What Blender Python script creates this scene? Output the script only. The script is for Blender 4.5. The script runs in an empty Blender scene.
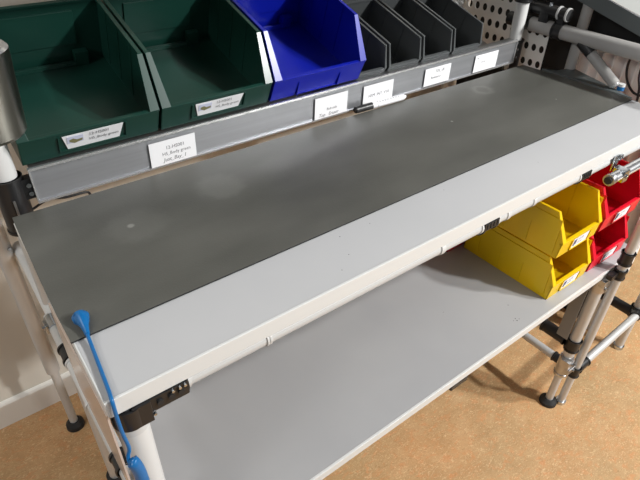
import bpy, bmesh, math, random
from mathutils import Vector, Matrix
R = math.radians
C = bpy.context.scene.collection
random.seed(4)
sc = bpy.context.scene

# ------------------------------------------------------------------ materials
def mat(name, col, rough=.5, metal=0., spec=.5, noise=None, bump=None, coat=0., aniso=0., emit=None, trans=0., sss=0.):
    m = bpy.data.materials.new(name); m.use_nodes = True
    nt = m.node_tree; b = nt.nodes['Principled BSDF']
    b.inputs['Base Color'].default_value = (*col, 1)
    b.inputs['Roughness'].default_value = rough
    b.inputs['Metallic'].default_value = metal
    b.inputs['Specular IOR Level'].default_value = spec
    b.inputs['Coat Weight'].default_value = coat
    b.inputs['Anisotropic'].default_value = aniso
    b.inputs['Transmission Weight'].default_value = trans
    tc = nt.nodes.new('ShaderNodeTexCoord')
    if noise:                                   # (scale, second colour, low, high, stretch)
        sca, col2, lo, hi, st = noise
        mp = nt.nodes.new('ShaderNodeMapping'); mp.inputs['Scale'].default_value = st
        n = nt.nodes.new('ShaderNodeTexNoise'); n.inputs['Scale'].default_value = sca
        n.inputs['Detail'].default_value = 6
        r = nt.nodes.new('ShaderNodeValToRGB')
        r.color_ramp.elements[0].position = lo; r.color_ramp.elements[0].color = (*col, 1)
        r.color_ramp.elements[1].position = hi; r.color_ramp.elements[1].color = (*col2, 1)
        nt.links.new(tc.outputs['Object'], mp.inputs['Vector'])
        nt.links.new(mp.outputs[0], n.inputs['Vector'])
        nt.links.new(n.outputs['Fac'], r.inputs['Fac'])
        nt.links.new(r.outputs['Color'], b.inputs['Base Color'])
    if bump:                                    # (scale, strength)
        n2 = nt.nodes.new('ShaderNodeTexNoise'); n2.inputs['Scale'].default_value = bump[0]
        n2.inputs['Detail'].default_value = 4
        bp = nt.nodes.new('ShaderNodeBump'); bp.inputs['Strength'].default_value = bump[1]
        bp.inputs['Distance'].default_value = .002
        nt.links.new(tc.outputs['Object'], n2.inputs['Vector'])
        nt.links.new(n2.outputs['Fac'], bp.inputs['Height'])
        nt.links.new(bp.outputs[0], b.inputs['Normal'])
    return m

ONE = (1, 1, 1)
M = {}
M['laminate'] = mat('grey white laminate', (.45, .455, .465), .42, noise=(3, (.49, .49, .50), .3, .7, ONE))
M['edge'] = mat('white edge band', (.66, .665, .655), .33)
M['shelf'] = mat('light grey laminate', (.36, .36, .37), .45, noise=(4, (.40, .40, .405), .3, .7, ONE))
M['mat'] = mat('worn grey rubber', (.078, .078, .069), .42, spec=.45, noise=(3.2, (.116, .115, .103), .35, .72, (1, 2.2, 1)), bump=(350, .12))
M['alu'] = mat('brushed aluminium', (.56, .56, .57), .36, 1., noise=(30, (.47, .47, .48), .3, .7, (.05, 1, 1)), aniso=.4)
M['tube'] = mat('satin aluminium tube', (.58, .58, .57), .40, .35)
M['ridge'] = mat('polished aluminium lip', (.80, .80, .80), .25, .8)
M['rail_face'] = mat('grey anodised rail face', (.42, .43, .45), .42, .75, noise=(22, (.36, .365, .385), .3, .7, (.06, 1, 4)))
M['white'] = mat('white plastic sleeve', (.62, .62, .61), .38)
M['cover'] = mat('white clip on cover', (.55, .555, .55), .35)
M['black'] = mat('black plastic joint', (.012, .012, .013), .35)
M['rubber'] = mat('black rubber', (.015, .015, .016), .6)
M['green'] = mat('dark green plastic', (.008, .043, .032), .30, noise=(5, (.010, .050, .037), .3, .7, ONE))
M['blue'] = mat('blue plastic', (.004, .012, .34), .31)
M['grey'] = mat('grey plastic', (.075, .081, .083), .34)
M['yellow'] = mat('yellow plastic', (.86, .58, .003), .36)
M['red'] = mat('red plastic', (.70, .004, .022), .36)
M['paper'] = mat('white paper', (.80, .80, .82), .6)
M['ink'] = mat('grey printing ink', (.10, .10, .11), .7)
M['photo_bg'] = mat('pale lilac print', (.56, .58, .72), .6)
M['photo_fg'] = mat('olive print', (.20, .19, .09), .6)
M['icon'] = mat('dark blue print', (.03, .04, .12), .6)
M['cord'] = mat('blue cord plastic', (.005, .125, .35), .32)
M['chrome'] = mat('zinc plated steel', (.62, .65, .68), .18, 1., noise=(40, (.40, .43, .46), .35, .65, ONE))
M['steel'] = mat('brushed steel', (.42, .41, .36), .28, 1., noise=(9, (.34, .33, .29), .3, .7, (6, 6, .3)))
M['wall'] = mat('cream wall paint', (.62, .58, .51), .8, bump=(60, .05))
M['skirting'] = mat('white skirting paint', (.86, .84, .79), .45)
M['acrylic'] = mat('side sheet with painted reflection', (.60, .49, .42), .16)  # beige is the reflection of wall and floor, put into the base colour
M['panel'] = mat('white lacquered sheet', (.82, .82, .80), .45)
M['darktray'] = mat('grey green tray steel', (.115, .13, .13), .42, .25)
M['traytop'] = mat('grey tray liner', (.36, .37, .36), .5)
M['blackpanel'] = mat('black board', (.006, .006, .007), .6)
M['pen'] = mat('white marker plastic', (.80, .80, .82), .3)
M['greytube'] = mat('grey plastic coated tube', (.36, .35, .34), .42)
M['darkgrey'] = mat('grey side plate', (.24, .24, .235), .5)
M['dirt'] = mat('dark debris', (.03, .025, .02), .8)

def translucent(m, col, f):
    nt = m.node_tree; b = nt.nodes['Principled BSDF']; out = nt.nodes['Material Output']
    t = nt.nodes.new('ShaderNodeBsdfTranslucent'); t.inputs['Color'].default_value = (*col, 1)
    x = nt.nodes.new('ShaderNodeMixShader'); x.inputs[0].default_value = f
    nt.links.new(b.outputs[0], x.inputs[1]); nt.links.new(t.outputs[0], x.inputs[2]); nt.links.new(x.outputs[0], out.inputs['Surface'])
translucent(M['yellow'], (.95, .62, .01), .14)

def floor_material():
    m = bpy.data.materials.new('marbled tan linoleum'); m.use_nodes = True
    nt = m.node_tree; b = nt.nodes['Principled BSDF']; L = nt.links
    tc = nt.nodes.new('ShaderNodeTexCoord')
    def noise(scale, det, stretch=(1, 1, 1), rot=0., dist=0.):
        mp = nt.nodes.new('ShaderNodeMapping'); mp.inputs['Scale'].default_value = stretch
        mp.inputs['Rotation'].default_value = (0, 0, rot)
        n = nt.nodes.new('ShaderNodeTexNoise'); n.inputs['Scale'].default_value = scale
        n.inputs['Detail'].default_value = det; n.inputs['Distortion'].default_value = dist
        L.new(tc.outputs['Object'], mp.inputs[0]); L.new(mp.outputs[0], n.inputs['Vector'])
        return n.outputs['Fac']
    def ramp(f, pts):
        r = nt.nodes.new('ShaderNodeValToRGB'); L.new(f, r.inputs['Fac'])
        e = r.color_ramp.elements
        e[0].position, e[0].color = pts[0][0], (*pts[0][1], 1)
        e[1].position, e[1].color = pts[-1][0], (*pts[-1][1], 1)
        for p, c in pts[1:-1]:
            x = e.new(p); x.color = (*c, 1)
        return r.outputs['Color']
    def mix(f, a, bb):
        x = nt.nodes.new('ShaderNodeMix'); x.data_type = 'RGBA'
        L.new(f, x.inputs['Factor']); L.new(a, x.inputs['A']); L.new(bb, x.inputs['B'])
        return x.outputs['Result']
    base = ramp(noise(13, 10, (1, 1.3, 1), .5, .2), [(.30, (.43, .262, .125)), (.50, (.50, .312, .152)), (.70, (.57, .37, .195))])
    drift = ramp(noise(3.1, 4, (1, 1.4, 1), .8), [(.35, (.40, .275, .135)), (.65, (.60, .31, .130))])
    fd = ramp(noise(2.3, 3), [(.35, (.15, .15, .15)), (.65, (.55, .55, .55))])
    orange = ramp(noise(14, 8, (1, 1.4, 1), .5, .9), [(.3, (.64, .26, .10)), (.7, (.60, .27, .11))])
    f1 = ramp(noise(36, 9, (1, 1.7, 1), .9, .8), [(.52, (0, 0, 0)), (.68, (.55, .55, .55))])
    brown = ramp(noise(10, 5), [(.3, (.26, .13, .05)), (.7, (.34, .18, .075))])
    f2 = ramp(noise(85, 6, (1, 2.2, 1), .6, 2.2), [(.56, (0, 0, 0)), (.68, (.6, .6, .6))])
    pale = ramp(noise(10, 5), [(.3, (.84, .64, .40)), (.7, (.80, .58, .34))])
    f3 = ramp(noise(70, 6, (1, 2.4, 1), 1.4, 2.2), [(.55, (0, 0, 0)), (.67, (.55, .55, .55))])
    c = mix(f3, mix(f2, mix(f1, mix(fd, base, drift), orange), brown), pale)
    L.new(c, b.inputs['Base Color'])
    b.inputs['Roughness'].default_value = .5
    b.inputs['Specular IOR Level'].default_value = .35
    return m
M['floor'] = floor_material()

def mat_stains():
    m = M['mat']; nt = m.node_tree; b = nt.nodes['Principled BSDF']; L = nt.links
    tc = nt.nodes.new('ShaderNodeTexCoord')
    n = nt.nodes.new('ShaderNodeTexNoise'); n.inputs['Scale'].default_value = 45; n.inputs['Detail'].default_value = 4
    L.new(tc.outputs['Object'], n.inputs['Vector'])
    cur = b.inputs['Base Color'].links[0].from_socket
    def math_(op, a, v):
        x = nt.nodes.new('ShaderNodeMath'); x.operation = op; x.use_clamp = op == 'MULTIPLY'
        for k, q in enumerate((a, v)):
            if isinstance(q, (int, float)): x.inputs[k].default_value = q
            else: L.new(q, x.inputs[k])
        return x.outputs[0]
    # (x, y, radius, inner radius, strength)
    for (x, y, r, inner, k) in ((.166, .215, .0065, 0, .40), (.175, .21, .055, 0, .07), (1.215, .285, .034, .024, .14), (.98, .19, .0035, 0, .6), (1.33, .125, .0022, 0, .9), (.36, .245, .05, 0, .10)):
        d = nt.nodes.new('ShaderNodeVectorMath'); d.operation = 'DISTANCE'; L.new(tc.outputs['Object'], d.inputs[0]); d.inputs[1].default_value = (x, y, .9335)
        w = math_('ADD', d.outputs['Value'], math_('MULTIPLY', n.outputs['Fac'], r*.6))
        mr = nt.nodes.new('ShaderNodeMapRange'); mr.interpolation_type = 'SMOOTHSTEP'
        mr.inputs['From Min'].default_value = r*1.5; mr.inputs['From Max'].default_value = r*.9; mr.inputs['To Min'].default_value = 0; mr.inputs['To Max'].default_value = k
        L.new(w, mr.inputs['Value']); f = mr.outputs['Result']
        if inner:
            m2 = nt.nodes.new('ShaderNodeMapRange'); m2.interpolation_type = 'SMOOTHSTEP'
            m2.inputs['From Min'].default_value = inner*.9; m2.inputs['From Max'].default_value = inner*1.5
            L.new(w, m2.inputs['Value']); f = math_('MULTIPLY', f, m2.outputs['Result'])
        mx = nt.nodes.new('ShaderNodeMix'); mx.data_type = 'RGBA'; L.new(f, mx.inputs['Factor']); L.new(cur, mx.inputs['A'])
        mx.inputs['B'].default_value = (.42, .42, .39, 1); cur = mx.outputs['Result']
    L.new(cur, b.inputs['Base Color'])
mat_stains()

# ------------------------------------------------------------------ mesh collector
class MB:
    def __init__(s): s.v = []; s.f = []; s.m = []; s.sm = []; s.mats = []
    def mi(s, m):
        if m not in s.mats: s.mats.append(m)
        return s.mats.index(m)
    def add(s, vs, fs, m, smooth=False):
        o = len(s.v); s.v += [tuple(v) for v in vs]; k = s.mi(m)
        for f in fs:
            s.f.append([i + o for i in f]); s.m.append(k); s.sm.append(smooth)
    def box(s, lo, hi, m):
        x0, y0, z0 = lo; x1, y1, z1 = hi
        vs = [(x0,y0,z0),(x1,y0,z0),(x1,y1,z0),(x0,y1,z0),(x0,y0,z1),(x1,y0,z1),(x1,y1,z1),(x0,y1,z1)]
        s.add(vs, [(3,2,1,0),(4,5,6,7),(0,1,5,4),(1,2,6,5),(2,3,7,6),(3,0,4,7)], m)
    def prism(s, poly, axis, a, b, m):
        """poly: list of 2D points; extruded along axis from a to b."""
        def P(p, t):
            return {'x': (t, p[0], p[1]), 'y': (p[0], t, p[1]), 'z': (p[0], p[1], t)}[axis]
        n = len(poly)
        vs = [P(p, a) for p in poly] + [P(p, b) for p in poly]
        fs = [tuple(range(n))[::-1], tuple(range(n, 2*n))] + [(i, (i+1) % n, n+(i+1) % n, n+i) for i in range(n)]
        s.add(vs, fs, m)
    def cyl(s, p, q, r, m, r2=None, n=24, caps=True):
        p = Vector(p); q = Vector(q); d = (q-p).normalized(); r2 = r if r2 is None else r2
        u = d.orthogonal().normalized(); w = d.cross(u)
        vs = []
        for c, rr in ((p, r), (q, r2)):
            for i in range(n):
                a = 2*math.pi*i/n
                vs.append(c + (u*math.cos(a) + w*math.sin(a))*rr)
        s.add(vs, [(i, (i+1) % n, n+(i+1) % n, n+i) for i in range(n)], m, True)
        if caps:
            s.add(vs[:n], [tuple(range(n))[::-1]], m); s.add(vs[n:], [tuple(range(n))], m)
    def ring_tube(s, p, q, r, m, lip=.002, edge=.005, n=24):
        """A joint collar: tube with a slightly raised band at each end."""
        p = Vector(p); q = Vector(q); d = (q-p).normalized()
        s.cyl(p, q, r, m, n=n)
        s.cyl(p, p+d*edge, r+lip, m, n=n); s.cyl(q-d*edge, q, r+lip, m, n=n)
    def path(s, pts, r, m, n=12):
        pts = [Vector(p) for p in pts]; N = len(pts); rr = r if isinstance(r, (list, tuple)) else [r]*N
        t = [(pts[min(i+1, N-1)] - pts[max(i-1, 0)]).normalized() for i in range(N)]
        u = t[0].orthogonal().normalized(); vs = []
        for i in range(N):
            u = (u - t[i]*u.dot(t[i])).normalized(); w = t[i].cross(u)
            for k in range(n):
                a = 2*math.pi*k/n; vs.append(pts[i] + (u*math.cos(a)+w*math.sin(a))*rr[i])
        fs = [(i*n+k, i*n+(k+1) % n, (i+1)*n+(k+1) % n, (i+1)*n+k) for i in range(N-1) for k in range(n)]
        s.add(vs, fs, m, True)
        s.add(vs[:n], [tuple(range(n))[::-1]], m); s.add(vs[-n:], [tuple(range(n))], m)
    def build(s, name, parent=None, bevel=0., loc=None):
        me = bpy.data.meshes.new(name)
        me.from_pydata(s.v, [], s.f)
        for m in s.mats: me.materials.append(M[m])
        for p, k, sm in zip(me.polygons, s.m, s.sm): p.material_index = k; p.use_smooth = sm
        bm = bmesh.new(); bm.from_mesh(me); bmesh.ops.recalc_face_normals(bm, faces=bm.faces)
        bm.to_mesh(me); bm.free(); me.update()
        o = bpy.data.objects.new(name, me); C.objects.link(o)
        if parent: o.parent = parent
        if loc: o.location = loc
        if bevel:
            b = o.modifiers.new('bevel', 'BEVEL'); b.width = bevel; b.segments = 2; b.limit_method = 'ANGLE'; b.angle_limit = R(50)
        return o

def spline(pts, k=8):
    pts = [Vector(p) for p in pts]; out = []
    P = [pts[0]*2-pts[1]] + pts + [pts[-1]*2-pts[-2]]
    for i in range(1, len(P)-2):
        a, b, c, d = P[i-1:i+3]
        for j in range(k):
            t = j/k
            out.append(.5*((2*b) + (c-a)*t + (2*a-5*b+4*c-d)*t*t + (3*b-a-3*c+d)*t**3))
    out.append(pts[-1]); return out

def thing(name, label, cat, loc=(0, 0, 0), group=None):
    o = bpy.data.objects.new(name, None); C.objects.link(o); o.location = loc
    o.empty_display_size = .05
    tag(o, label, cat, group); return o
def tag(o, label, cat, group=None):
    o['label'] = label; o['category'] = cat
    if group: o['group'] = group
    return o
def structure(o): o['kind'] = 'structure'; return o

def text_faces(txt, size):
    """Vertices and faces of a line of lettering in the xy plane, left bottom at 0,0."""
    cu = bpy.data.curves.new('lettering', 'FONT'); cu.body = txt; cu.size = size; cu.resolution_u = 2
    o = bpy.data.objects.new('lettering', cu); C.objects.link(o)
    dg = bpy.context.evaluated_depsgraph_get()
    me = bpy.data.meshes.new_from_object(o.evaluated_get(dg))
    vs = [v.co.copy() for v in me.vertices]; fs = [tuple(p.vertices) for p in me.polygons]
    bpy.data.objects.remove(o); bpy.data.curves.remove(cu); bpy.data.meshes.remove(me)
    return vs, fs
def add_text(mb, txt, size, x, z, y, m='ink', shear=0.):
    vs, fs = text_faces(txt, size)
    mb.add([(x+v.x+shear*v.y, y, z+v.y) for v in vs], fs, m)

# ------------------------------------------------------------------ the setting
b = MB(); b.box((-1.6, -2.2, -.02), (4.2, .80, 0), 'floor'); structure(b.build('floor'))
b = MB(); b.box((-1.6, .78, 0), (4.2, .86, 2.7), 'wall'); structure(b.build('wall_back'))
b = MB(); b.prism([(.78, 0), (.766, 0), (.766, .088), (.770, .094), (.78, .096)], 'x', -1.6, 4.2, 'skirting')
structure(b.build('baseboard_back'))

# ------------------------------------------------------------------ workbench
TOP = .93; SH = .572
wb = thing('workbench', 'long tube framed workbench with a pale worktop, lower shelf and label rail', 'workbench', (.75, .1, 0))
def P(mb, name, parent=wb, bevel=0.):
    o = mb.build(name, parent, bevel)
    if parent is wb:
        o.location = (-.75, -.1, 0)
    return o
# worktop
b = MB()
b.prism([(0, -.121), (1.512, -.121), (1.506, .346), (.006, .346)], 'z', .903, TOP, 'laminate')
for (x, y, q) in ((.45,-.022,.0008),(.52,-.022,.0007),(.43,-.07,.0007),(.395,-.095,.0007),(.98,-.06,.0006),(.72,-.02,.0006)):
    b.box((x-q, y-q, TOP), (x+q, y+q, TOP+.0003), 'dirt')
P(b, 'worktop', bevel=.0015)
b = MB(); b.box((-.0005, -.1250, .9015), (1.513, -.1205, .9312), 'edge')
b.prism([(-.0025, -.1245), (0, -.1245), (.0055, .346), (.003, .346)], 'z', .903, .9305, 'edge')
P(b, 'edge_band', bevel=.001)
# lower shelf
b = MB(); b.box((.05, -.191, SH-.019), (1.425, .17, SH), 'shelf')
for (x, y, q) in ((.905,-.158,.0011),(.912,-.164,.0009),(.895,-.160,.0008),(.93,-.118,.001),(.78,-.04,.0007),(.903,-.1645,.0012)):
    b.box((x-q, y-q, SH), (x+q, y+q, SH+.0003), 'dirt')
P(b, 'lower_shelf', bevel=.001)
b = MB(); b.box((.05, -.1955, SH-.020), (1.425, -.190, SH+.0005), 'edge'); P(b, 'shelf_edge_band', bevel=.001)
# front tube with clip-on covers
b = MB(); b.cyl((.03, -.104, .889), (1.51, -.104, .889), .0145, 'tube'); P(b, 'front_tube')
def cover(x0, x1):
    b = MB()
    prof = []
    for i in range(15):
        a = R(60 + i*(230/14)); prof.append((-.104 + .0195*math.cos(a), .8900 + .0175*math.sin(a)))
    b.prism(prof, 'x', x0, x1, 'cover')
    for e in (x0, x1):                                  # bead at each end
        pr = [(-.104 + .0215*math.cos(R(60+i*230/14)), .8900 + .0190*math.sin(R(60+i*230/14))) for i in range(15)]
        b.prism(pr, 'x', e-.0025, e+.0025, 'white')
    return P(b, 'tube_cover')
for x0, x1 in ((.106, .235), (.238, .612), (.617, .726), (.776, .806), (.810, .893), (.897, 1.066), (1.110, 1.245), (1.25, 1.508)):
    cover(x0, x1)
def clip(x0, x1):
    b = MB()
    b.box((x0, -.1262, .884), (x1, -.098, .9005), 'black')
    b.ring_tube((x0, -.104, .889), (x1, -.104, .889), .0205, 'black')
    for k in range(4):
        x = x0 + .006 + k*(x1-x0-.014)/3
        b.box((x, -.1275, .887), (x+.004, -.126, .899), 'rubber')
    return P(b, 'clip', bevel=.0008)
clip(.729, .773); clip(1.069, 1.107)
# corner joint over the front left leg
b = MB()
b.ring_tube((.018, -.104, .888), (.105, -.104, .888), .0205, 'black')
b.box((.030, -.1262, .874), (.104, -.10, .9005), 'black')
b.cyl((.025, -.106, .898), (.025, -.106, .862), .0240, 'black')
b.box((.025, -.1285, .860), (.050, -.108, .900), 'black')
for x in (.062, .078, .092):
    b.cyl((x, -.125, .888), (x, -.1295, .888), .0045, 'rubber')
cj = P(b, 'corner_joint', bevel=.001)
for x, z in ((.052, .872), (.081, .897), (.091, .897), (.0985, .897)):
    b = MB(); b.cyl((x, -.1262, z), (x, -.1302, z), .0022, 'chrome', n=10); b.build('screw', cj)
# legs (front left in a white sleeve, the inner right one under the shelf, rear left one)
b = MB(); b.cyl((.025, -.106, .866), (.025, -.106, .06), .0212, 'white'); b.cyl((.025, -.106, .862), (.025, -.106, .848), .0226, 'cover')
l = P(b, 'leg')
b = MB(); b.cyl((.025, -.106, .075), (.025, -.106, .02), .0115, 'tube'); b.cyl((.025, -.106, .02), (.025, -.106, 0), .024, 'rubber', r2=.026); b.build('foot', l)
b = MB()
b.cyl((1.262, -.188, .552), (1.262, -.188, .235), .0165, 'tube'); b.cyl((1.262, -.188, .24), (1.262, -.188, .018), .0118, 'tube')
l = P(b, 'leg')
b = MB(); b.cyl((1.262, -.188, .022), (1.262, -.188, .012), .018, 'rubber', r2=.026); b.cyl((1.262, -.188, .012), (1.262, -.188, 0), .027, 'rubber', r2=.028); b.build('foot', l)
b = MB()
b.cyl((1.262, -.188, .225), (1.262, -.188, .155), .0205, 'alu'); b.box((1.235, -.212, .20), (1.262, -.182, .226), 'alu')
b.box((1.245, -.215, .168), (1.283, -.19, .190), 'alu'); b.cyl((1.256, -.212, .213), (1.256, -.217, .213), .006, 'chrome', n=12)
b.cyl((1.272, -.215, .179), (1.272, -.220, .179), .005, 'chrome', n=12); b.cyl((1.262, -.188, .156), (1.262, -.188, .147), .022, 'chrome')
P(b, 'height_clamp', bevel=.001)
b = MB(); b.ring_tube((1.262, -.188, .302), (1.262, -.188, .258), .0205, 'black')
b.ring_tube((1.262, -.165, .280), (1.262, -.085, .280), .0195, 'black'); P(b, 'tube_joint')
b = MB(); b.cyl((1.262, -.09, .280), (1.262, .60, .280), .0145, 'tube'); P(b, 'side_tube')
b = MB(); b.box((1.238, -.175, .30), (1.244, -.140, .545), 'darkgrey'); P(b, 'side_plate', bevel=.001)
b = MB(); b.box((1.243, -.208, .526), (1.284, -.168, .548), 'chrome'); b.cyl((1.262, -.207, .515), (1.262, -.212, .515), .006, 'chrome', n=12)
b.cyl((1.262, -.188, .55), (1.262, -.188, .50), .0195, 'alu'); P(b, 'shelf_bracket', bevel=.001)
b = MB(); b.box((.640, -.1965, .539), (.692, -.170, .5515), 'black'); P(b, 'shelf_clip')
# rear left leg
b = MB(); b.cyl((-.02, .645, 1.25), (-.02, .645, .262), .019, 'tube'); b.cyl((-.02, .645, .27), (-.02, .645, .022), .0118, 'tube'); l = P(b, 'leg')
b = MB(); b.cyl((-.02, .645, .026), (-.02, .645, .014), .018, 'rubber', r2=.025); b.cyl((-.02, .645, .014), (-.02, .645, 0), .026, 'rubber', r2=.027); b.build('foot', l)
b = MB(); b.cyl((-.012, .645, .70), (-.0085, .6265, .70), .004, 'chrome', n=10); b.build('screw', l)
# tube along the left end with its tee and joints
TZ = .68
b = MB(); b.cyl((.014, .66, TZ), (.014, .362, TZ), .0150, 'white'); P(b, 'side_tube_sleeve')
b = MB(); b.cyl((.004, .37, TZ), (.004, -.15, TZ), .0112, 'tube'); P(b, 'side_tube')
b = MB(); b.cyl((.006, .362, TZ), (.006, .325, TZ), .0150, 'chrome'); b.box((-.012, .332, TZ-.012), (.004, .354, TZ+.010), 'chrome')
b.cyl((-.01, .343, TZ), (-.017, .343, TZ), .004, 'chrome', n=10); P(b, 'tee_clamp', bevel=.001)
b = MB(); b.ring_tube((.005, .262, TZ), (.005, .222, TZ), .0140, 'black'); P(b, 'tube_joint')
b = MB(); b.ring_tube((.005, .218, TZ), (.005, .10, TZ), .0125, 'white'); P(b, 'side_tube_sleeve')
b = MB(); b.ring_tube((.004, -.018, TZ), (.004, -.052, TZ), .0140, 'black'); P(b, 'tube_joint')
b = MB(); b.prism([(-.119, .70), (-.119, .902), (.135, .902), (.135, .70)], 'x', -.0040, -.0012, 'acrylic'); e = P(b, 'side_sheet')
# posts of the upper frame
b = MB(); b.cyl((.02, .402, 2.0), (.02, .402, .975), .0208, 'white'); b.cyl((.02, .402, .98), (.02, .402, .02), .0165, 'tube'); l = P(b, 'post')
b = MB(); b.cyl((.02, .402, .02), (.02, .402, 0), .026, 'rubber'); b.build('foot', l)
b = MB(); b.ring_tube((.02, .402, .992), (.02, .402, .88), .0258, 'black'); b.box((.03, .385, .945), (.058, .405, .985), 'black')
b.box((.016, .374, .90), (.02, .38, .955), 'alu')
for z in (.957, .974): b.cyl((.05, .388, z), (.05, .380, z), .0045, 'chrome', n=10)
P(b, 'post_joint')
b = MB(); b.cyl((1.468, .402, 2.0), (1.498, .402, .98), .0195, 'white'); b.cyl((1.498, .402, .99), (1.505, .402, .02), .0165, 'tube'); l = P(b, 'post')
b = MB(); b.cyl((1.505, .402, .02), (1.505, .402, 0), .026, 'rubber'); b.build('foot', l)
b = MB(); b.ring_tube((1.493, .402, 1.150), (1.494, .402, 1.112), .0240, 'black'); P(b, 'post_joint')
b = MB(); b.ring_tube((1.505, .402, 1.0), (1.505, .402, .90), .0225, 'black'); b.box((1.476, .38, .94), (1.50, .40, .99), 'black')
for z in (.952, .975): b.cyl((1.486, .384, z), (1.486, .376, z), .004, 'chrome', n=10)
P(b, 'post_joint')
b = MB(); b.cyl((1.505, .65, 2.0), (1.505, .65, .02), .0165, 'tube'); l = P(b, 'post')
b = MB(); b.cyl((1.505, .65, .02), (1.505, .65, 0), .026, 'rubber'); b.build('foot', l)
b = MB(); b.ring_tube((1.505, .65, 1.175), (1.505, .65, 1.125), .021, 'black'); P(b, 'post_joint')
# steel sleeve on the left post
b = MB(); b.cyl((.015, .322, 1.236), (.015, .322, 1.112), .064, 'steel', r2=.055, n=40); b.cyl((.015, .322, 1.112), (.015, .322, 1.106), .055, 'steel', r2=.050, n=40)
b.cyl((.015, .322, 1.240), (.015, .322, 1.236), .060, 'ridge', r2=.064, n=40)
P(b, 'steel_sleeve')
b = MB(); b.box((.004, .37, 1.13), (.022, .40, 1.19), 'black'); P(b, 'sleeve_bracket')

# label rail: front stop of the sloping bin shelf
RY = .380
b = MB()
prof = [(RY-.004, .9365), (RY-.004, .9400), (RY, .9405), (RY, 1.0025), (RY-.004, 1.003), (RY-.004, 1.0065), (RY+.003, 1.0068), (RY+.003, .9365)]
b.prism(prof, 'x', .057, 1.474, 'rail_face')
rail = P(b, 'label_rail')
b = MB()
b.box((.0565, RY-.0048, 1.0025), (1.4745, RY-.0015, 1.0075), 'ridge')
b.box((.0565, RY-.0048, .9360), (1.4745, RY-.0015, .9400), 'ridge')
b.box((.0555, RY-.0050, .9360), (.0580, RY+.003, 1.0075), 'ridge'); b.box((1.473, RY-.0050, .9360), (1.4755, RY+.003, 1.0075), 'ridge')
b.build('rail_lips', rail)
b = MB(); b.box((.06, RY+.003, .985), (1.474, RY+.0290, 1.0045), 'alu'); b.box((.06, RY+.003, .9365), (1.474, RY+.0065, .985), 'alu'); b.build('rail_ledge', rail)

def paper(name, x0, x1, z0, z1, lines, parent, y=RY-.0046, skew=0.):
    b = MB()
    b.prism([(x0, z0), (x1, z0+skew), (x1+.001, z1+skew), (x0+.001, z1)], 'y', y, y+.0008, 'paper')
    for (txt, size, dx, dz, sh) in lines:
        add_text(b, txt, size, x0+dx, z0+dz, y-.0003, 'ink', sh)
    return b.build(name, parent)
paper('paper_label', .276, .377, .9395, .9925, [('12-HS001', .0105, .035, .0330, 0), ('HS_Body green', .0100, .026, .0205, 0), ('Just_Bay_1', .0115, .027, .0070, .25)], rail)
paper('paper_label', .692, .793, .9375, .9930, [('Bolt side', .0090, .036, .020, .1), ('Top   Eraser', .0120, .012, .006, .25)], rail)
paper('paper_label', .846, .949, .9375, .9910, [('HSM_INT_V10', .0115, .018, .021, .0)], rail)
paper('paper_label', 1.069, 1.172, .9430, .9920, [('TOL_dB', .0105, .040, .034, .2), ('Resistance', .0092, .026, .018, .0)], rail)
paper('paper_label', 1.279, 1.384, .9420, .9920, [('HS', .0070, .010, .038, .0), ('Light_bar', .0050, .030, .026, .0)], rail)
# sloping shelf carrying the bins
TILT = R(17)
b = MB(); y0, z0 = .4095, .9985
dy, dz = math.cos(TILT)*.285, math.sin(TILT)*.285
b.prism([(y0, z0), (y0+dy, z0+dz), (y0+dy+.003, z0+dz-.010), (y0+.003, z0-.010)], 'x', .062, .839, 'alu'); P(b, 'bin_shelf')
b = MB(); y0 += .0148; z0 -= .0485
b.prism([(y0, z0), (y0+dy, z0+dz), (y0+dy+.003, z0+dz-.010), (y0+.003, z0-.010)], 'x', .840, 1.474, 'alu'); P(b, 'bin_shelf')
b = MB(); b.prism([(.20, 1.40), (.70, 1.553), (.70, 1.57), (.20, 1.417)], 'x', -.06, 1.53, 'alu'); P(b, 'unseen_shade_shelf', bevel=.001)  # unseen shelf added over the bins to shade them from above
b = MB(); b.cyl((.02, .645, 1.055), (1.505, .645, 1.055), .0145, 'tube'); P(b, 'rear_tube')
b = MB(); b.cyl((-.02, .645, 1.055), (.02, .645, 1.055), .019, 'black'); P(b, 'tube_joint')
# clamp and profile tube hanging below the front edge at the right
b = MB(); b.cyl((1.158, -.149, .868), (1.62, -.149, .868), .0125, 'alu')
b.box((1.16, -.1625, .866), (1.62, -.160, .870), 'ridge'); b.box((1.16, -.151, .8795), (1.62, -.147, .882), 'ridge')
o = P(b, 'hanging_tube')
b = MB(); b.cyl((1.154, -.149, .868), (1.170, -.149, .868), .0138, 'alu'); b.cyl((1.150, -.149, .868), (1.155, -.149, .868), .009, 'rubber'); b.build('end_cap', o)
b = MB(); b.box((1.196, -.1640, .853), (1.218, -.134, .883), 'chrome'); b.box((1.196, -.1305, .87), (1.218, -.1265, .908), 'chrome')
b.box((1.205, -.1325, .893), (1.232, -.1265, .905), 'chrome'); b.cyl((1.207, -.164, .868), (1.207, -.167, .868), .005, 'chrome', n=12)
for k in range(3): b.cyl((1.210+.008*k, -.1325, .8990), (1.210+.008*k, -.135, .8990), .0025, 'chrome', n=10)
P(b, 'tube_clamp', bevel=.0008)
b = MB(); b.box((1.325, -.172, .850), (1.40, -.140, .857), 'black'); b.cyl((1.345, -.172, .854), (1.345, -.175, .854), .004, 'chrome', n=10); P(b, 'clip')

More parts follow.
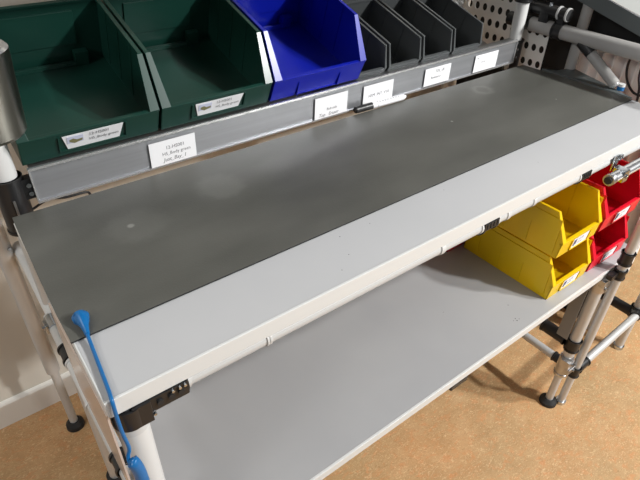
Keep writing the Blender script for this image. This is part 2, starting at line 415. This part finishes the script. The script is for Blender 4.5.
# ------------------------------------------------------------------ rubber mat
b = MB()
N = 28; vs = []; T = TOP+.0006
Lpts = [(-.003, -.002), (-.0035, .06), (-.002, .15), (.001, .25), (.005, .360)]
def lerp(a, c, t): return a+(c-a)*t
n = len(Lpts)
for i, (x, y) in enumerate(Lpts):
    rt = (1.510, .004) if i == 0 else (lerp(1.510, 1.496, y/.36), lerp(.004, .352, y/.36))
    for k in range(N+1):
        t = k/N; vs.append((lerp(x, rt[0], t), lerp(y, rt[1], t), T+.0028))
m0 = len(vs)
vs += [(v[0], v[1], T) for v in vs]
fs = []
for i in range(n-1):
    for k in range(N):
        a = i*(N+1)+k; fs.append((a, a+1, a+N+2, a+N+1)); fs.append((m0+a, m0+a+N+1, m0+a+N+2, m0+a+1))
b.add(vs, fs, 'mat'); fs = []
for k in range(N):
    fs.append((k, m0+k, m0+k+1, k+1)); a = (n-1)*(N+1)+k; fs.append((a, a+1, m0+a+1, m0+a))
for i in range(n-1):
    a = i*(N+1); fs.append((a, a+N+1, m0+a+N+1, m0+a)); a += N; fs.append((a, m0+a, m0+a+N+1, a+N+1))
o_ = len(b.v) - len(vs); k_ = b.mi('rubber')
for f in fs: b.f.append([q+o_ for q in f]); b.m.append(k_); b.sm.append(False)
mt = b.build('bench_mat'); tag(mt, 'dark grey rubber mat lying flat on the pale worktop', 'mat')
TM = T+.0028

# ------------------------------------------------------------------ storage bins
def bin_parts(root, w, L, h, lip, sx, lean, col, t=.0028, flange=.015, taper=.0, ribs=3, ridge=True, rim=.004):
    """Open-fronted bin, local frame: x across, y to the back, z up, front bottom edge on the origin."""
    b = MB(); W = w/2
    f0 = (0, 0); f1 = (-lean, lip); f2 = (sx, h)
    b.box((-W+.002, 0, 0), (W-.002, L, t), col)                                   # bottom
    for s in (-1, 1):
        xo, xi = s*W, s*(W-t)
        b.prism([f0, f1, f2, (L, h), (L, 0)], 'x', min(xo, xi), max(xo, xi), col)  # side wall
        # rolled rim along the top and the sloping front edge
        ro = s*(W+.0005); ri = s*(W-t-rim)
        b.prism([(f2[0]-.001, h-.004), (L, h-.004), (L, h+.0015), (f2[0]-.002, h+.0015)], 'x', min(ro, ri), max(ro, ri), col)
        for k in range(ribs):                                                      # stiffening ribs inside
            y = sx + (L-sx)*(k+.8)/(ribs+.6)
            b.box((min(xi, xi-s*.0016), y-.0012, .01), (max(xi, xi-s*.0016), y+.0012, h-.006), col)
        # raised panels outside near the bottom
        # front flange, wider towards the lip
        d = Vector((0, f2[0]-f1[0], f2[1]-f1[1])); nrm = Vector((0, -d.z, d.y)).normalized()
        a0 = Vector((0, *f1)); a1 = Vector((0, *f2)); q = nrm*.0030
        fw0, fw1 = flange, flange*.55
        xs = [(s*(W+.0005), s*(W-fw0)), (s*(W+.0005), s*(W-fw1))]
        vs = [(xs[0][0], a0.y, a0.z), (xs[0][1], a0.y, a0.z), (xs[1][1], a1.y, a1.z), (xs[1][0], a1.y, a1.z)]
        vs += [(v[0], v[1]+q.y, v[2]+q.z) for v in vs]
        b.add(vs, [(0,1,2,3), (7,6,5,4), (0,4,5,1), (1,5,6,2), (2,6,7,3), (3,7,4,0)], col)
    b.prism([f0, f1, (f1[0]+t, lip), (t, 0)], 'x', -W, W, col)                     # front wall
    b.prism([(f1[0]-.0008, lip-.003), (f1[0]+t+.005, lip-.003), (f1[0]+t+.005, lip+.0012), (f1[0]-.0008, lip+.0012)], 'x', -W, W, col)
    b.box((-W, L-t, 0), (W, L, h), col)                                            # back wall
    b.box((-W, L-t-rim, h-.004), (W, L+.0005, h+.0015), col)
    if ridge:                                                                      # step and tab at the foot of the back wall
        b.box((-W+.02, L-.022, t), (W-.05, L-.014, .012), col)
        b.box((W-.068, L-.024, t), (W-.040, L-.008, .034), col)
        b.box((-W+.045, L-t-.004, .045), (W-.055, L-t, h-.02), col)
    o = b.build('body', root, bevel=.0007)
    return o
def holder(root, w, h, z0, lean, lip, col, x=0., paper_lines=None, photo=True):
    """Label pocket moulded on the front wall with a paper card, following the leaning front."""
    k = -lean/lip
    def Y(z): return k*z - .0006
    b = MB(); e = .003
    z1 = z0+h
    for (xa, xb) in ((x-w/2-e-.004, x-w/2-.004), (x+w/2+.004, x+w/2+e+.004)):
        b.prism([(Y(z0)-.0025, z0-e), (Y(z0)+.001, z0-e), (Y(z1)+.001, z1), (Y(z1)-.0025, z1)], 'x', xa, xb, col)
    b.prism([(Y(z0)-.0025, z0-e), (Y(z0)+.001, z0-e), (Y(z0)+.001, z0), (Y(z0)-.0025, z0)], 'x', x-w/2-.004-e, x+w/2+.004+e, col)
    b.build('label_pocket', root)
    b = MB()
    def card(x0, x1, za, zb, off, m, xin=0.):
        vs = [(x0+xin, Y(za)-off, za), (x1-xin, Y(za)-off, za), (x1, Y(zb)-off, zb), (x0, Y(zb)-off, zb)]
        vs += [(v[0], v[1]+.0006, v[2]) for v in vs]
        b.add(vs, [(0,1,2,3), (7,6,5,4), (0,4,5,1), (1,5,6,2), (2,6,7,3), (3,7,4,0)], m)
    card(x-w/2, x+w/2, z0, z1+.001, .0014, 'paper', .008 if photo else 0)
    if photo:
        X0 = x-w/2+.011
        card(X0-.003, X0+.026, z0+.014, z1-.003, .0022, 'photo_bg')
        vs = [(X0+.001, z0+.018), (X0+.010, z0+.013), (X0+.024, z0+.017), (X0+.0245, z0+.022), (X0+.014, z0+.021), (X0+.008, z0+.025), (X0+.001, z0+.023)]
        b.add([(p[0], Y(p[1])-.0026, p[1]) for p in vs], [tuple(range(7))], 'photo_fg')
    else:
        card(x-w/2+.004, x-w/2+.010, z0+.006, z1-.004, .0020, 'icon')
        card(x-w/2+.010, x-w/2+.014, z0+.010, z1-.003, .0020, 'icon')
    for (txt, size, dx, dz) in paper_lines:
        vs, fs = text_faces(txt, size)
        b.add([(x-w/2+dx+v.x, Y(z0+dz+v.y)-.0024, z0+dz+v.y) for v in vs], fs, 'ink')
    b.build('paper_label', root)

S0 = (RY+.032, .999+.0015)        # where the bins' front bottom edges stand
GREEN = [('12-HS001', .0095, .047, .0235), ('HS_Body green', .0088, .047, .012)]
def upper_bin(name, label, xc, w, col, **kw):
    r = thing(name, label, 'storage bin', (xc, S0[0]-.020, S0[1]+.008), group=kw.pop('group', None)); r.rotation_euler = (TILT, 0, 0)
    return r
def big(label, x0, x1, col, lab):
    r = upper_bin('storage_bin', label, (x0+x1)/2, x1-x0, col, group='large bins above the label rail')
    bin_parts(r, x1-x0, .275, .138, .057, .062, .007, col, flange=.019, rim=.005)
    if lab: holder(r, .112, .033, .0155, .007, .057, col, x=0., paper_lines=GREEN)
    else:
        b = MB(); e = .002
        for xa in (-.062, .058): b.box((xa, -.0065, .004), (xa+e, 0, .040), col)
        b.box((-.062, -.0035, .004), (.060, 0, .006), col); b.build('label_pocket', r)
    return r
big('dark green storage bin at the far left, beside the steel sleeve', .052, .308, 'green', 1)
big('dark green storage bin between the other green bin and the blue bin', .314, .569, 'green', 2)
big('bright blue storage bin on the bin shelf beside the narrow grey bins', .576, .839, 'blue', 0)

def narrow(label, x0, x1):
    r = upper_bin('narrow_storage_bin', label, (x0+x1)/2, x1-x0, 'grey', group='narrow grey bins above the label rail')
    r.location = (r.location.x, r.location.y+.0088+.018, r.location.z-.0287-.016)
    bin_parts(r, x1-x0, .225, .107, .054, .020, .004, 'grey', flange=.0062, ridge=False, rim=.0035, ribs=2)
    b = MB(); W = (x1-x0)/2                                                       # raised back wall
    b.box((-W, .2225, .0), (W, .2255, .128), 'grey'); b.box((-W, .216, .124), (W, .227, .130), 'grey'); b.build('back_wall', r)
    return r
narrow('narrow grey bin right next to the blue bin, partly hidden by it', .842, .940)
narrow('narrow grey bin, second one counted from the blue bin', .950, 1.066)
narrow('narrow grey bin, third one counted from the blue bin', 1.076, 1.190)
narrow('narrow grey bin nearest the right post, fourth from the blue bin', 1.200, 1.322)

SMALL = [('12-HS0', .0075, .020, .0195), ('HS_Bl', .0075, .020, .009)]
def small(label, x0, x1, z, col, y=-.163, group=None, lab=True):
    r = thing('storage_bin', label, 'storage bin', ((x0+x1)/2, y, z), group=group)
    bin_parts(r, x1-x0, .268, .118, .044, .030, .004, col, flange=.014, rim=.004)
    W = (x1-x0)/2                                                                 # moulded side panels
    for q in (-1, 1):
        b = MB()
        for ya, yb in ((.012, .042), (.086, .110), (.154, .178), (.222, .262)):
            b.box((min(q*(W+.0004), q*(W+.0020)), ya, .008), (max(q*(W+.0004), q*(W+.0020)), yb, .0655), col)
        b.box((min(q*(W+.0004), q*(W+.0020)), .012, .0655), (max(q*(W+.0004), q*(W+.0020)), .262, .104), col)
        b.build('side_panel', r)
    if lab: holder(r, .066, .028, .009, .004, .044, col, x=.002, paper_lines=SMALL, photo=False)
    return r
small('yellow bin standing on the pale lower shelf beneath the other yellow bin', 1.024, 1.194, SH+.0005, 'yellow', group='bins stacked on the lower shelf')
small('yellow bin stacked on top of the other yellow bin, right below the worktop', 1.024, 1.194, SH+.1235, 'yellow', y=-.150, group='bins stacked on the lower shelf')
small('red bin standing on the lower shelf beneath the other red bin', 1.208, 1.384, SH+.0005, 'red', group='bins stacked on the lower shelf')
small('red bin stacked on top of the other red bin, next to the upper yellow bin', 1.214, 1.398, SH+.1225, 'red', y=-.150, group='bins stacked on the lower shelf')
small('red bin behind the yellow bins, only a red corner of it peeks out', .968, 1.150, SH+.0005, 'red', y=.116, group='bins stacked on the lower shelf', lab=False)

# ------------------------------------------------------------------ marker
p = Vector((.812, .3635, TM+.0085)); q = Vector((.985, .3580, TM+.0085)); d = (q-p).normalized()
mk = thing('marker', 'white marker pen with a black cap lying along the label rail', 'marker', p)
b = MB(); s = Vector((0, 0, 0))
b.cyl(s+d*.050, s+d*.160, .0082, 'pen'); b.cyl(s+d*.160, s+d*.168, .0082, 'pen', r2=.0050); b.cyl(s+d*.168, s+d*.172, .0050, 'pen', r2=.003)
b.cyl(s+d*.070, s+d*.071, .00835, 'ink')
for k in range(3):
    for j in range(8):
        x = s + d*(.078+j*.009) + Vector((0, -.0056+.0012*k, .0060+.0010*k)); b.box(x-Vector((.003, .0002, .0002)), x+Vector((.003, .0002, .0002)), 'ink')
b.build('barrel', mk)
b = MB(); b.cyl(s, s+d*.053, .0086, 'black', r2=.0090); b.cyl(s-d*.003, s, .0060, 'black', r2=.0086)
for k in range(6):
    b.cyl(s+d*(.006+.004*k), s+d*(.0075+.004*k), .0092, 'black')
b.build('cap', mk)

# ------------------------------------------------------------------ grounding cord
gc = thing('grounding_cord', 'blue grounding cord clipped on the mat corner and hanging over the front edge', 'cord', (.022, .034, TM))
o0 = Vector((.022, .034, TM))
def rel(ps): return [Vector(p)-o0 for p in ps]
b = MB()
b.cyl((0, 0, 0), (0, 0, .006), .0112, 'cord', r2=.0118, n=28); b.cyl((0, 0, .006), (0, 0, .0105), .0118, 'cord', r2=.0085, n=28)
b.cyl((0, 0, .0105), (0, 0, .0125), .006, 'cord')
b.path([(.0, -.002, .006), (.0, -.012, .006), (-.001, -.020, .0055), (-.002, -.030, .0045), (-.003, -.038, .0040)], [.0095, .0088, .006, .0042, .0034], 'cord', 16)
b.build('snap', gc)
pts = rel(spline([(.019, -.002, TM+.004), (.0165, -.030, TM+.001), (.0125, -.075, TOP+.0040), (.0090, -.112, TOP+.0040), (.0070, -.1275, TOP+.002), (.0060, -.1310, .905), (.0060, -.1345, .875), (.0075, -.1370, .846), (.0030, -.139, .832), (.0020, -.1440, .826), (.0055, -.1480, .822)]))
b = MB(); b.path(pts, .0026, 'cord', 12); b.build('cord', gc)
pts = rel(spline([(.0035, -.1465, .833), (.0060, -.1490, .828), (.0085, -.1500, .812), (.0095, -.1510, .79), (.0100, -.152, .74), (.0100, -.152, .64)]))
b = MB(); b.path(pts, [.0050]*4+[.0085]*(len(pts)-4), 'cord', 16)
b.build('coiled_end', gc)

# ------------------------------------------------------------------ loose cable behind the bench mat
b = MB(); b.path(spline([(.045, .40, .915), (.075, .392, .930), (.105, .378, .9315), (.14, .375, .9315), (.15, .39, .915)]), .0024, 'rubber', 10)
tag(b.build('cable'), 'thin black cable below the left end of the label rail', 'cable')

# ------------------------------------------------------------------ neighbouring tube rack on the right
nr = thing('tube_rack', 'neighbouring tube rack with a tilted tray at the right edge', 'rack', (1.6, .1, 0))
def Q(mb, name, bevel=0.):
    o = mb.build(name, nr, bevel); o.location = (-1.6, -.1, 0); return o
LBx, LBy = 1.297, -.213
b = MB(); b.cyl((LBx, LBy, .78), (LBx, LBy, .160), .0122, 'tube'); b.cyl((LBx, LBy, .160), (LBx, LBy, .006), .0116, 'tube'); l = Q(b, 'leg')
b = MB(); b.cyl((LBx, LBy, .012), (LBx, LBy, 0), .0165, 'chrome'); b.build('foot', l)
JZ = .158
b = MB(); b.ring_tube((LBx, LBy, JZ+.018), (LBx, LBy, JZ-.020), .0165, 'black'); b.ring_tube((LBx+.01, LBy, JZ), (LBx+.062, LBy, JZ+.004), .0160, 'black')
b.ring_tube((LBx, LBy+.015, JZ), (LBx, LBy+.075, JZ), .0155, 'black'); Q(b, 'tube_joint')
b = MB(); b.ring_tube((LBx, LBy, .632), (LBx, LBy, .594), .0165, 'black'); Q(b, 'tube_joint')
b = MB(); b.ring_tube((LBx, LBy, .575), (LBx, LBy, .545), .0155, 'black'); b.box((1.25, -.216, .556), (1.29, -.200, .570), 'black'); Q(b, 'tube_joint')
b = MB(); b.cyl((LBx+.05, LBy, JZ+.003), (1.66, LBy, .186), .0130, 'tube'); Q(b, 'cross_tube')
b = MB(); b.cyl((LBx, LBy+.07, JZ), (LBx, .60, JZ), .0130, 'tube'); Q(b, 'cross_tube')
b = MB(); b.cyl((1.69, -.2, .80), (1.69, -.2, .012), .0150, 'tube'); l = Q(b, 'leg')
b = MB(); b.cyl((1.69, -.2, .014), (1.69, -.2, 0), .0190, 'chrome'); b.build('foot', l)
b = MB(); b.ring_tube((1.69, -.2, .205), (1.69, -.2, .165), .0200, 'black'); b.cyl((1.69, -.2, .186), (1.655, -.213, .186), .0185, 'black')
b.ring_tube((1.69, -.19, .172), (1.69, -.06, .172), .0185, 'black'); Q(b, 'tube_joint')
b = MB(); b.cyl((1.69, -.07, .172), (1.69, .60, .172), .0140, 'tube'); Q(b, 'cross_tube')
# upper part: long tube, brace, upright
b = MB(); b.cyl((1.545, .388, 1.043), (1.545, -.14, 1.043), .0215, 'greytube'); Q(b, 'long_tube')
b = MB(); b.cyl((1.545, .47, 1.043), (1.545, .392, 1.043), .0205, 'black'); b.cyl((1.50, .402, 1.043), (1.545, .402, 1.043), .018, 'black'); Q(b, 'tube_joint')
b = MB(); b.ring_tube((1.545, .307, 1.043), (1.545, .278, 1.043), .0235, 'black')
b.box((1.535, .282, 1.05), (1.555, .302, 1.09), 'black'); Q(b, 'tube_joint')
b = MB(); b.ring_tube((1.545, .395, 1.092), (1.545, .276, 1.092), .0165, 'black'); b.cyl((1.545, .40, 1.092), (1.60, .40, 1.092), .016, 'black')
b.cyl((1.540, .335, 1.100), (1.540, .335, 1.116), .005, 'chrome', n=12); b.box((1.53, .33, 1.055), (1.56, .36, 1.09), 'black'); j = Q(b, 'tube_joint')
for y in (.306, .278):
    b = MB(); b.cyl((1.545, y, 1.092), (1.545, y-.006, 1.092), .0192, 'white'); b.build('white_ring', j)
b = MB(); b.cyl((1.545, .276, 1.092), (1.545, .2705, 1.092), .0168, 'rubber'); b.build('end_plug', j)
b = MB(); b.cyl((1.545, .212, 1.030), (1.545, .078, .944), .0150, 'greytube'); b.cyl((1.545, .078, .944), (1.545, .072, .940), .015, 'ridge', r2=.010); Q(b, 'brace')
b = MB(); b.cyl((1.545, .212, 1.032), (1.545, .172, 1.008), .0180, 'black'); Q(b, 'tube_joint')
b = MB(); b.cyl((1.60, .252, 1.6), (1.60, .252, .012), .0160, 'greytube'); l = Q(b, 'post')
b = MB(); b.cyl((1.60, .252, .014), (1.60, .252, 0), .026, 'rubber'); b.build('foot', l)
# tilted tray
b = MB()
ya, za, yb, zb = .42, 1.206, .0, 1.097
b.prism([(ya, za), (yb, zb), (yb, zb-.042), (ya, za-.042)], 'x', 1.580, 1.93, 'darktray')
b.prism([(ya, za), (yb, zb), (yb, zb+.003), (ya, za+.003)], 'x', 1.578, 1.584, 'ridge')
b.prism([(ya, za+.0005), (yb, zb+.0005), (yb, zb+.002), (ya, za+.002)], 'x', 1.584, 1.93, 'traytop')
Q(b, 'tilted_tray')
# corner of the rack's own worktop beyond the mat
b = MB(); b.prism([(1.522, .30), (1.545, .262), (1.612, .252), (1.566, .125), (1.525, .012), (1.522, .012)], 'z', .905, .932, 'darktray'); Q(b, 'corner_plate', bevel=.001)
# perforated sheet between the two frames
def perforated(x, y0, y1, z0, z1, py, pz, r):
    b = MB(); ny = int(round((y1-y0)/py)); nz = int(round((z1-z0)/pz)); py = (y1-y0)/ny; pz = (z1-z0)/nz; K = 16; t = .0015
    for i in range(ny):
        for j in range(nz):
            cy = y0+(i+.5)*py; cz = z0+(j+.5)*pz
            out = []; inn = []
            for k in range(K):
                a = 2*math.pi*(k+.5)/K; c, s_ = math.cos(a), math.sin(a)
                m_ = max(abs(c)/(py/2), abs(s_)/(pz/2)); out.append((cy+c/m_, cz+s_/m_)); inn.append((cy+r*.76*c, cz+r*s_))
            # square corners
            for xx, fl in ((x, 0), (x+t, 1)):
                vs = [(xx, *p_) for p_ in out] + [(xx, *p_) for p_ in inn]
                b.add(vs, [(k, (k+1) % K, K+(k+1) % K, K+k) for k in range(K)], 'panel')
                # fill the cell corners between neighbouring outline points
                for qx in (-1, 1):
                    for qz in (-1, 1):
                        ks = [k for k in range(K) if out[k][0]*qx > cy*qx and out[k][1]*qz > cz*qz]
                        e1 = max(ks, key=lambda k: out[k][0]*qx - 1e-3*out[k][1]*qz*0) 
                        side = [k for k in ks if abs(abs(out[k][0]-cy)-py/2) < 1e-6]; top = [k for k in ks if abs(abs(out[k][1]-cz)-pz/2) < 1e-6]
                        if side and top:
                            a_ = max(side, key=lambda k: abs(out[k][1]-cz)); c_ = max(top, key=lambda k: abs(out[k][0]-cy))
                            if a_ != c_:
                                b.add([(xx, *out[a_]), (xx, cy+qx*py/2, cz+qz*pz/2), (xx, *out[c_])], [(0, 1, 2)], 'panel')
            vs = [(x, *p_) for p_ in inn] + [(x+t, *p_) for p_ in inn]
            b.add(vs, [(k, (k+1) % K, K+(k+1) % K, K+k) for k in range(K)], 'panel')
    return b
b = perforated(1.566, .331, .443, .898, 1.042, .0280, .0480, .0112); Q(b, 'perforated_sheet')
b = perforated(1.566, .449, .729, .898, 1.33, .0300, .0430, .0118); Q(b, 'perforated_sheet')
# blue capped stub near the brace foot
b = MB(); b.cyl((1.552, .062, .932), (1.552, .062, .943), .0100, 'cord'); b.cyl((1.552, .062, .943), (1.552, .062, .950), .0100, 'white'); Q(b, 'blue_cap')

# ribbed white panel and black board behind the rack
b = MB(); y = -.12; prof = []
while y < .28:
    prof += [(1.698, y+.001), (1.668, y+.022), (1.668, y+.028), (1.698, y+.0345)]; y += .036
prof += [(1.698, .308), (1.706, .308), (1.706, -.12)]
b.prism(prof, 'z', .30, 1.012, 'panel'); b.box((1.670, -.12, 1.012), (1.702, .302, 1.020), 'panel')
b.box((1.680, -.11, 0), (1.70, -.07, .30), 'panel'); b.box((1.680, .24, 0), (1.70, .28, .30), 'panel')
tag(b.build('ribbed_panel'), 'white upright ribbed panel standing behind the diagonal brace at the right', 'panel')
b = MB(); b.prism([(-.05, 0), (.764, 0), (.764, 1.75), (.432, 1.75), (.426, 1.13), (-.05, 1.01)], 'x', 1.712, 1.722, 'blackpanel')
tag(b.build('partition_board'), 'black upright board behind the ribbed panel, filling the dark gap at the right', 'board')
def cable(pts, r, label):
    b = MB(); b.path(spline(pts), r, 'rubber', 10); tag(b.build('cable'), label, 'cable', )
cable([(1.655, .105, 1.02), (1.655, .108, .97), (1.655, .095, .93), (1.655, .062, .90), (1.655, .02, .905), (1.655, -.03, .93)], .0035, 'black cable hanging in a loop beside the ribbed panel')
cable([(1.63, .060, 1.02), (1.63, .056, .96), (1.635, .040, .90), (1.64, .03, .74)], .0035, 'black cable hanging straight down past the blue cap')

# ------------------------------------------------------------------ light
def lamp(name, loc, target, sx, sy, power, col=(1, .998, .98)):
    d = bpy.data.lights.new(name, 'AREA'); d.shape = 'RECTANGLE'; d.size = sx; d.size_y = sy; d.energy = power; d.color = col
    o = bpy.data.objects.new(name, d); C.objects.link(o); o.location = loc
    o.rotation_euler = (Vector(target)-Vector(loc)).to_track_quat('-Z', 'Y').to_euler(); return o
lamp('ceiling_or_fill_lamp', (2.45, -2.45, 2.65), (.5, .3, .6), .20, .16, 98)
lamp('ceiling_or_fill_lamp', (2.6, -1.7, 2.95), (.8, .0, .7), .16, .16, 62)
lamp('ceiling_or_fill_lamp', (3.2, -7.0, 2.7), (.5, .3, 1.0), 2.4, .5, 70)
lamp('ceiling_or_fill_lamp', (-2.4, -.6, 2.6), (.8, .1, .7), .9, .4, 24)  # added fill from the left, brightens the ribbed panel and left floor
lamp('ceiling_or_fill_lamp', (-.9, .55, 2.6), (1.2, .2, .9), .4, .2, 7)  # weak extra fill, added to lift the faces turned to the left
w = bpy.data.worlds.new('room_light'); sc.world = w; w.use_nodes = True
nt = w.node_tree; bg = nt.nodes['Background']
bg.inputs['Color'].default_value = (.98, .99, 1, 1); bg.inputs['Strength'].default_value = .15

# ------------------------------------------------------------------ camera
cd = bpy.data.cameras.new('camera'); cam = bpy.data.objects.new('camera', cd); C.objects.link(cam)
cam.location = (-.04942452, -.59859299, 1.48784715)
cam.rotation_euler = (R(53.36909667), R(-1.32341427), R(-37.29580124))
cd.sensor_fit = 'HORIZONTAL'; cd.sensor_width = 36; cd.lens = 30.2798; cd.clip_start = .02
sc.camera = cam
vs_ = sc.view_settings
vs_.view_transform = 'Standard'; vs_.look = 'None'; vs_.gamma = 1; vs_.use_curve_mapping = False; vs_.exposure = .10
